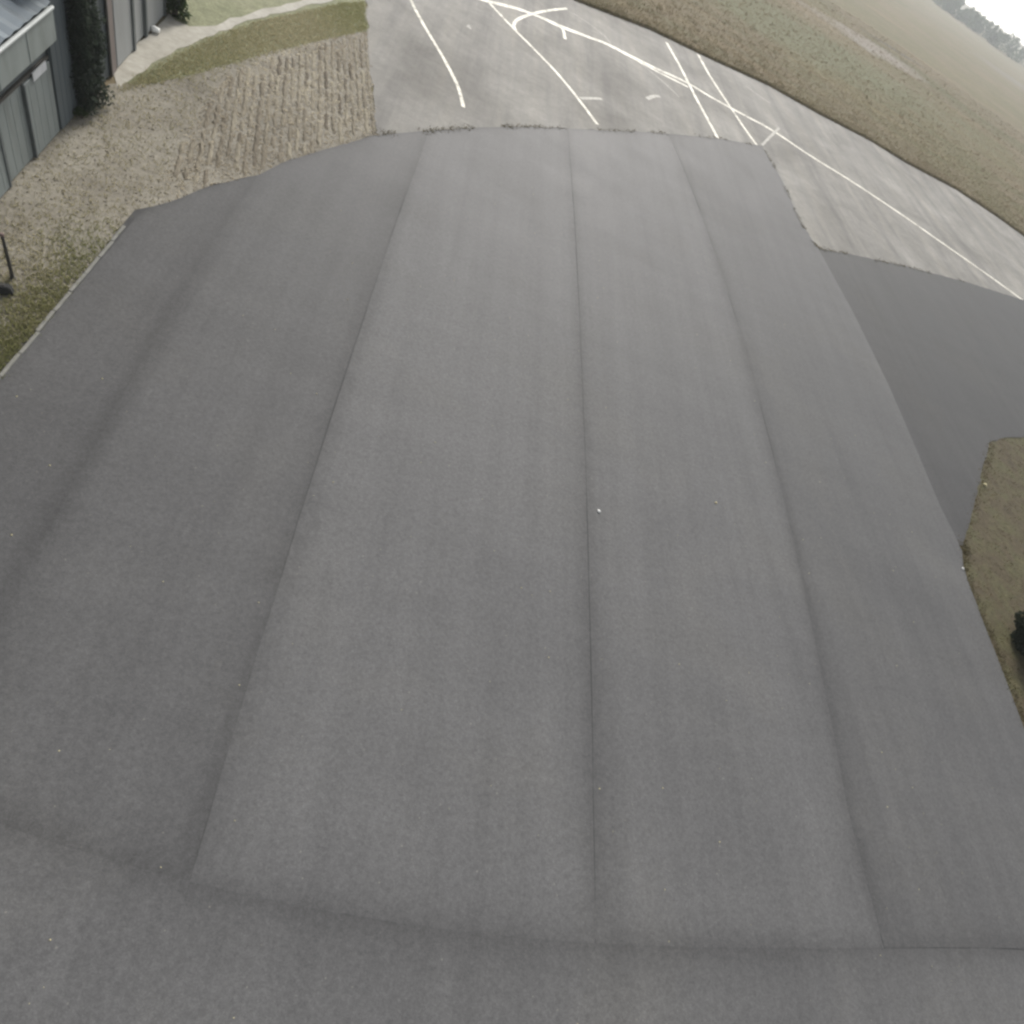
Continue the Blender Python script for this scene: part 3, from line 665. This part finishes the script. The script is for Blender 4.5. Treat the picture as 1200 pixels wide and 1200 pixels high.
# dark round evergreen at the island, mostly out of the picture
px, py = gp(1234, 752, 1.2)
bush = empty('bush', 'almost black dense round evergreen bush on the brown grass island', 'bush', (px, py, 0)); cs = []; rs = []
for k in range(40):
    d = Vector((random.gauss(0, 1), random.gauss(0, 1), random.gauss(0, 1))).normalized()*1.35*random.random()**.5; cs.append((d.x, d.y, max(.45, 1.35+d.z*.9))); rs.append(.55)
leaf_cloud('foliage', cs, rs, 16000, .11, M_DARKLEAF, bush)
bm = bmesh.new()
for c_ in cs[:9]:
    d = Vector(c_); m_ = d.to_track_quat('Z', 'Y').to_matrix().to_4x4(); m_.translation = d/2
    bmesh.ops.create_cone(bm, cap_ends=True, segments=6, radius1=.05, radius2=.015, depth=d.length, matrix=m_)
bm_obj('trunk', bm, M_BARK, bush, inv=False)

def pebble(x, y, s, material, label, name='stone', cat='stone'):
    px, py = gp(x, y); bm = bmesh.new(); bmesh.ops.create_icosphere(bm, subdivisions=2, radius=s)
    for v_ in bm.verts: v_.co *= 1+random.gauss(0, .12); v_.co.z *= .6
    o = bm_obj(name, bm, material, smooth=True); o.location = (px, py, .042+s*.4); tag(o, label, cat)
pebble(701, 600, .065, M_STONE, 'bright white stone lying beside the middle paving joint')
pebble(838, 590, .05, M_STONE2, 'small tan stone lying on the paving lane inside the right joint')
pebble(1153, 569, .12, M_STONE2, 'pale tan stone at the edge of the brown grass island')
pebble(1127, 667, .07, M_STONE, 'white pebble where the brown grass island meets the apron corner')
pebble(182, 38, .22, M_STONE, 'white painted stone at the foot of the light grey hangar doors')
vq = scatter(verge_poly, 5200); V, F, Cc = [], [], []
for q in vq:
    s = random.choice([.02, .025, .03, .035, .05]); k = len(V); a = random.random()*6.28; ca, sa_ = math.cos(a)*s, math.sin(a)*s
    V += [(q[0]-ca, q[1]-sa_, 0), (q[0]+sa_*.7, q[1]-ca*.7, 0), (q[0]+ca, q[1]+sa_, 0), (q[0]-sa_*.7, q[1]+ca*.7, 0), (q[0]+random.gauss(0, s*.2), q[1], s*.8)]; Cc += [random.random()]*5
    F += [(k, k+1, k+4), (k+1, k+2, k+4), (k+2, k+3, k+4), (k+3, k, k+4)]
me = bpy.data.meshes.new('loose_stones'); me.from_pydata(V, [], F); me.attributes.new('rnd', 'FLOAT', 'POINT').data.foreach_set('value', np.array(Cc, np.float32))
o = link('loose_stones', me, M_RIDGE); tag(o, 'small loose stones scattered over the gravel verge', 'stones', kind='stuff')
# loose grit over the apron: nobody could count it
gq = scatter([(kx+.5, -3), (kx+.5, 12), (0, 36), (26, 40), (30, 10), (22, -3)], 260); V, F = [], []
for q in gq:
    s = random.choice([.008, .01, .012, .016, .022]); z = .045; k = len(V)
    V += [(q[0]-s, q[1]-s*.7, z), (q[0]+s, q[1]-s*.6, z), (q[0]+s*.8, q[1]+s, z), (q[0]-s*.7, q[1]+s*.8, z), (q[0], q[1], z+s*1.2)]
    F += [(k, k+1, k+4), (k+1, k+2, k+4), (k+2, k+3, k+4), (k+3, k, k+4)]
me = bpy.data.meshes.new('grit'); me.from_pydata(V, [], F); o = link('grit', me, M_STONE2); tag(o, 'scattered pale grit on the dark asphalt apron', 'grit', kind='stuff')

# ------------------------------------------------------------------ the hazy air over the airfield
bm = bmesh.new(); bmesh.ops.create_cube(bm, size=1, matrix=Matrix.Translation((200, 300, 14.0)) @ Matrix.Diagonal((3000, 3000, 30.0, 1)))
hz = bm_obj('haze', bm, None); tag(hz, 'thin pale haze over the airfield and the far wood', 'haze', kind='stuff')
m = bpy.data.materials.new('haze'); m.use_nodes = True; t = m.node_tree; t.nodes.clear()
vo = t.nodes.new('ShaderNodeVolumePrincipled'); vo.inputs['Color'].default_value = (.9, .93, .95, 1); vo.inputs['Density'].default_value = .00035; vo.inputs['Anisotropy'].default_value = .2
ou = t.nodes.new('ShaderNodeOutputMaterial'); t.links.new(vo.outputs[0], ou.inputs['Volume']); hz.data.materials.append(m)
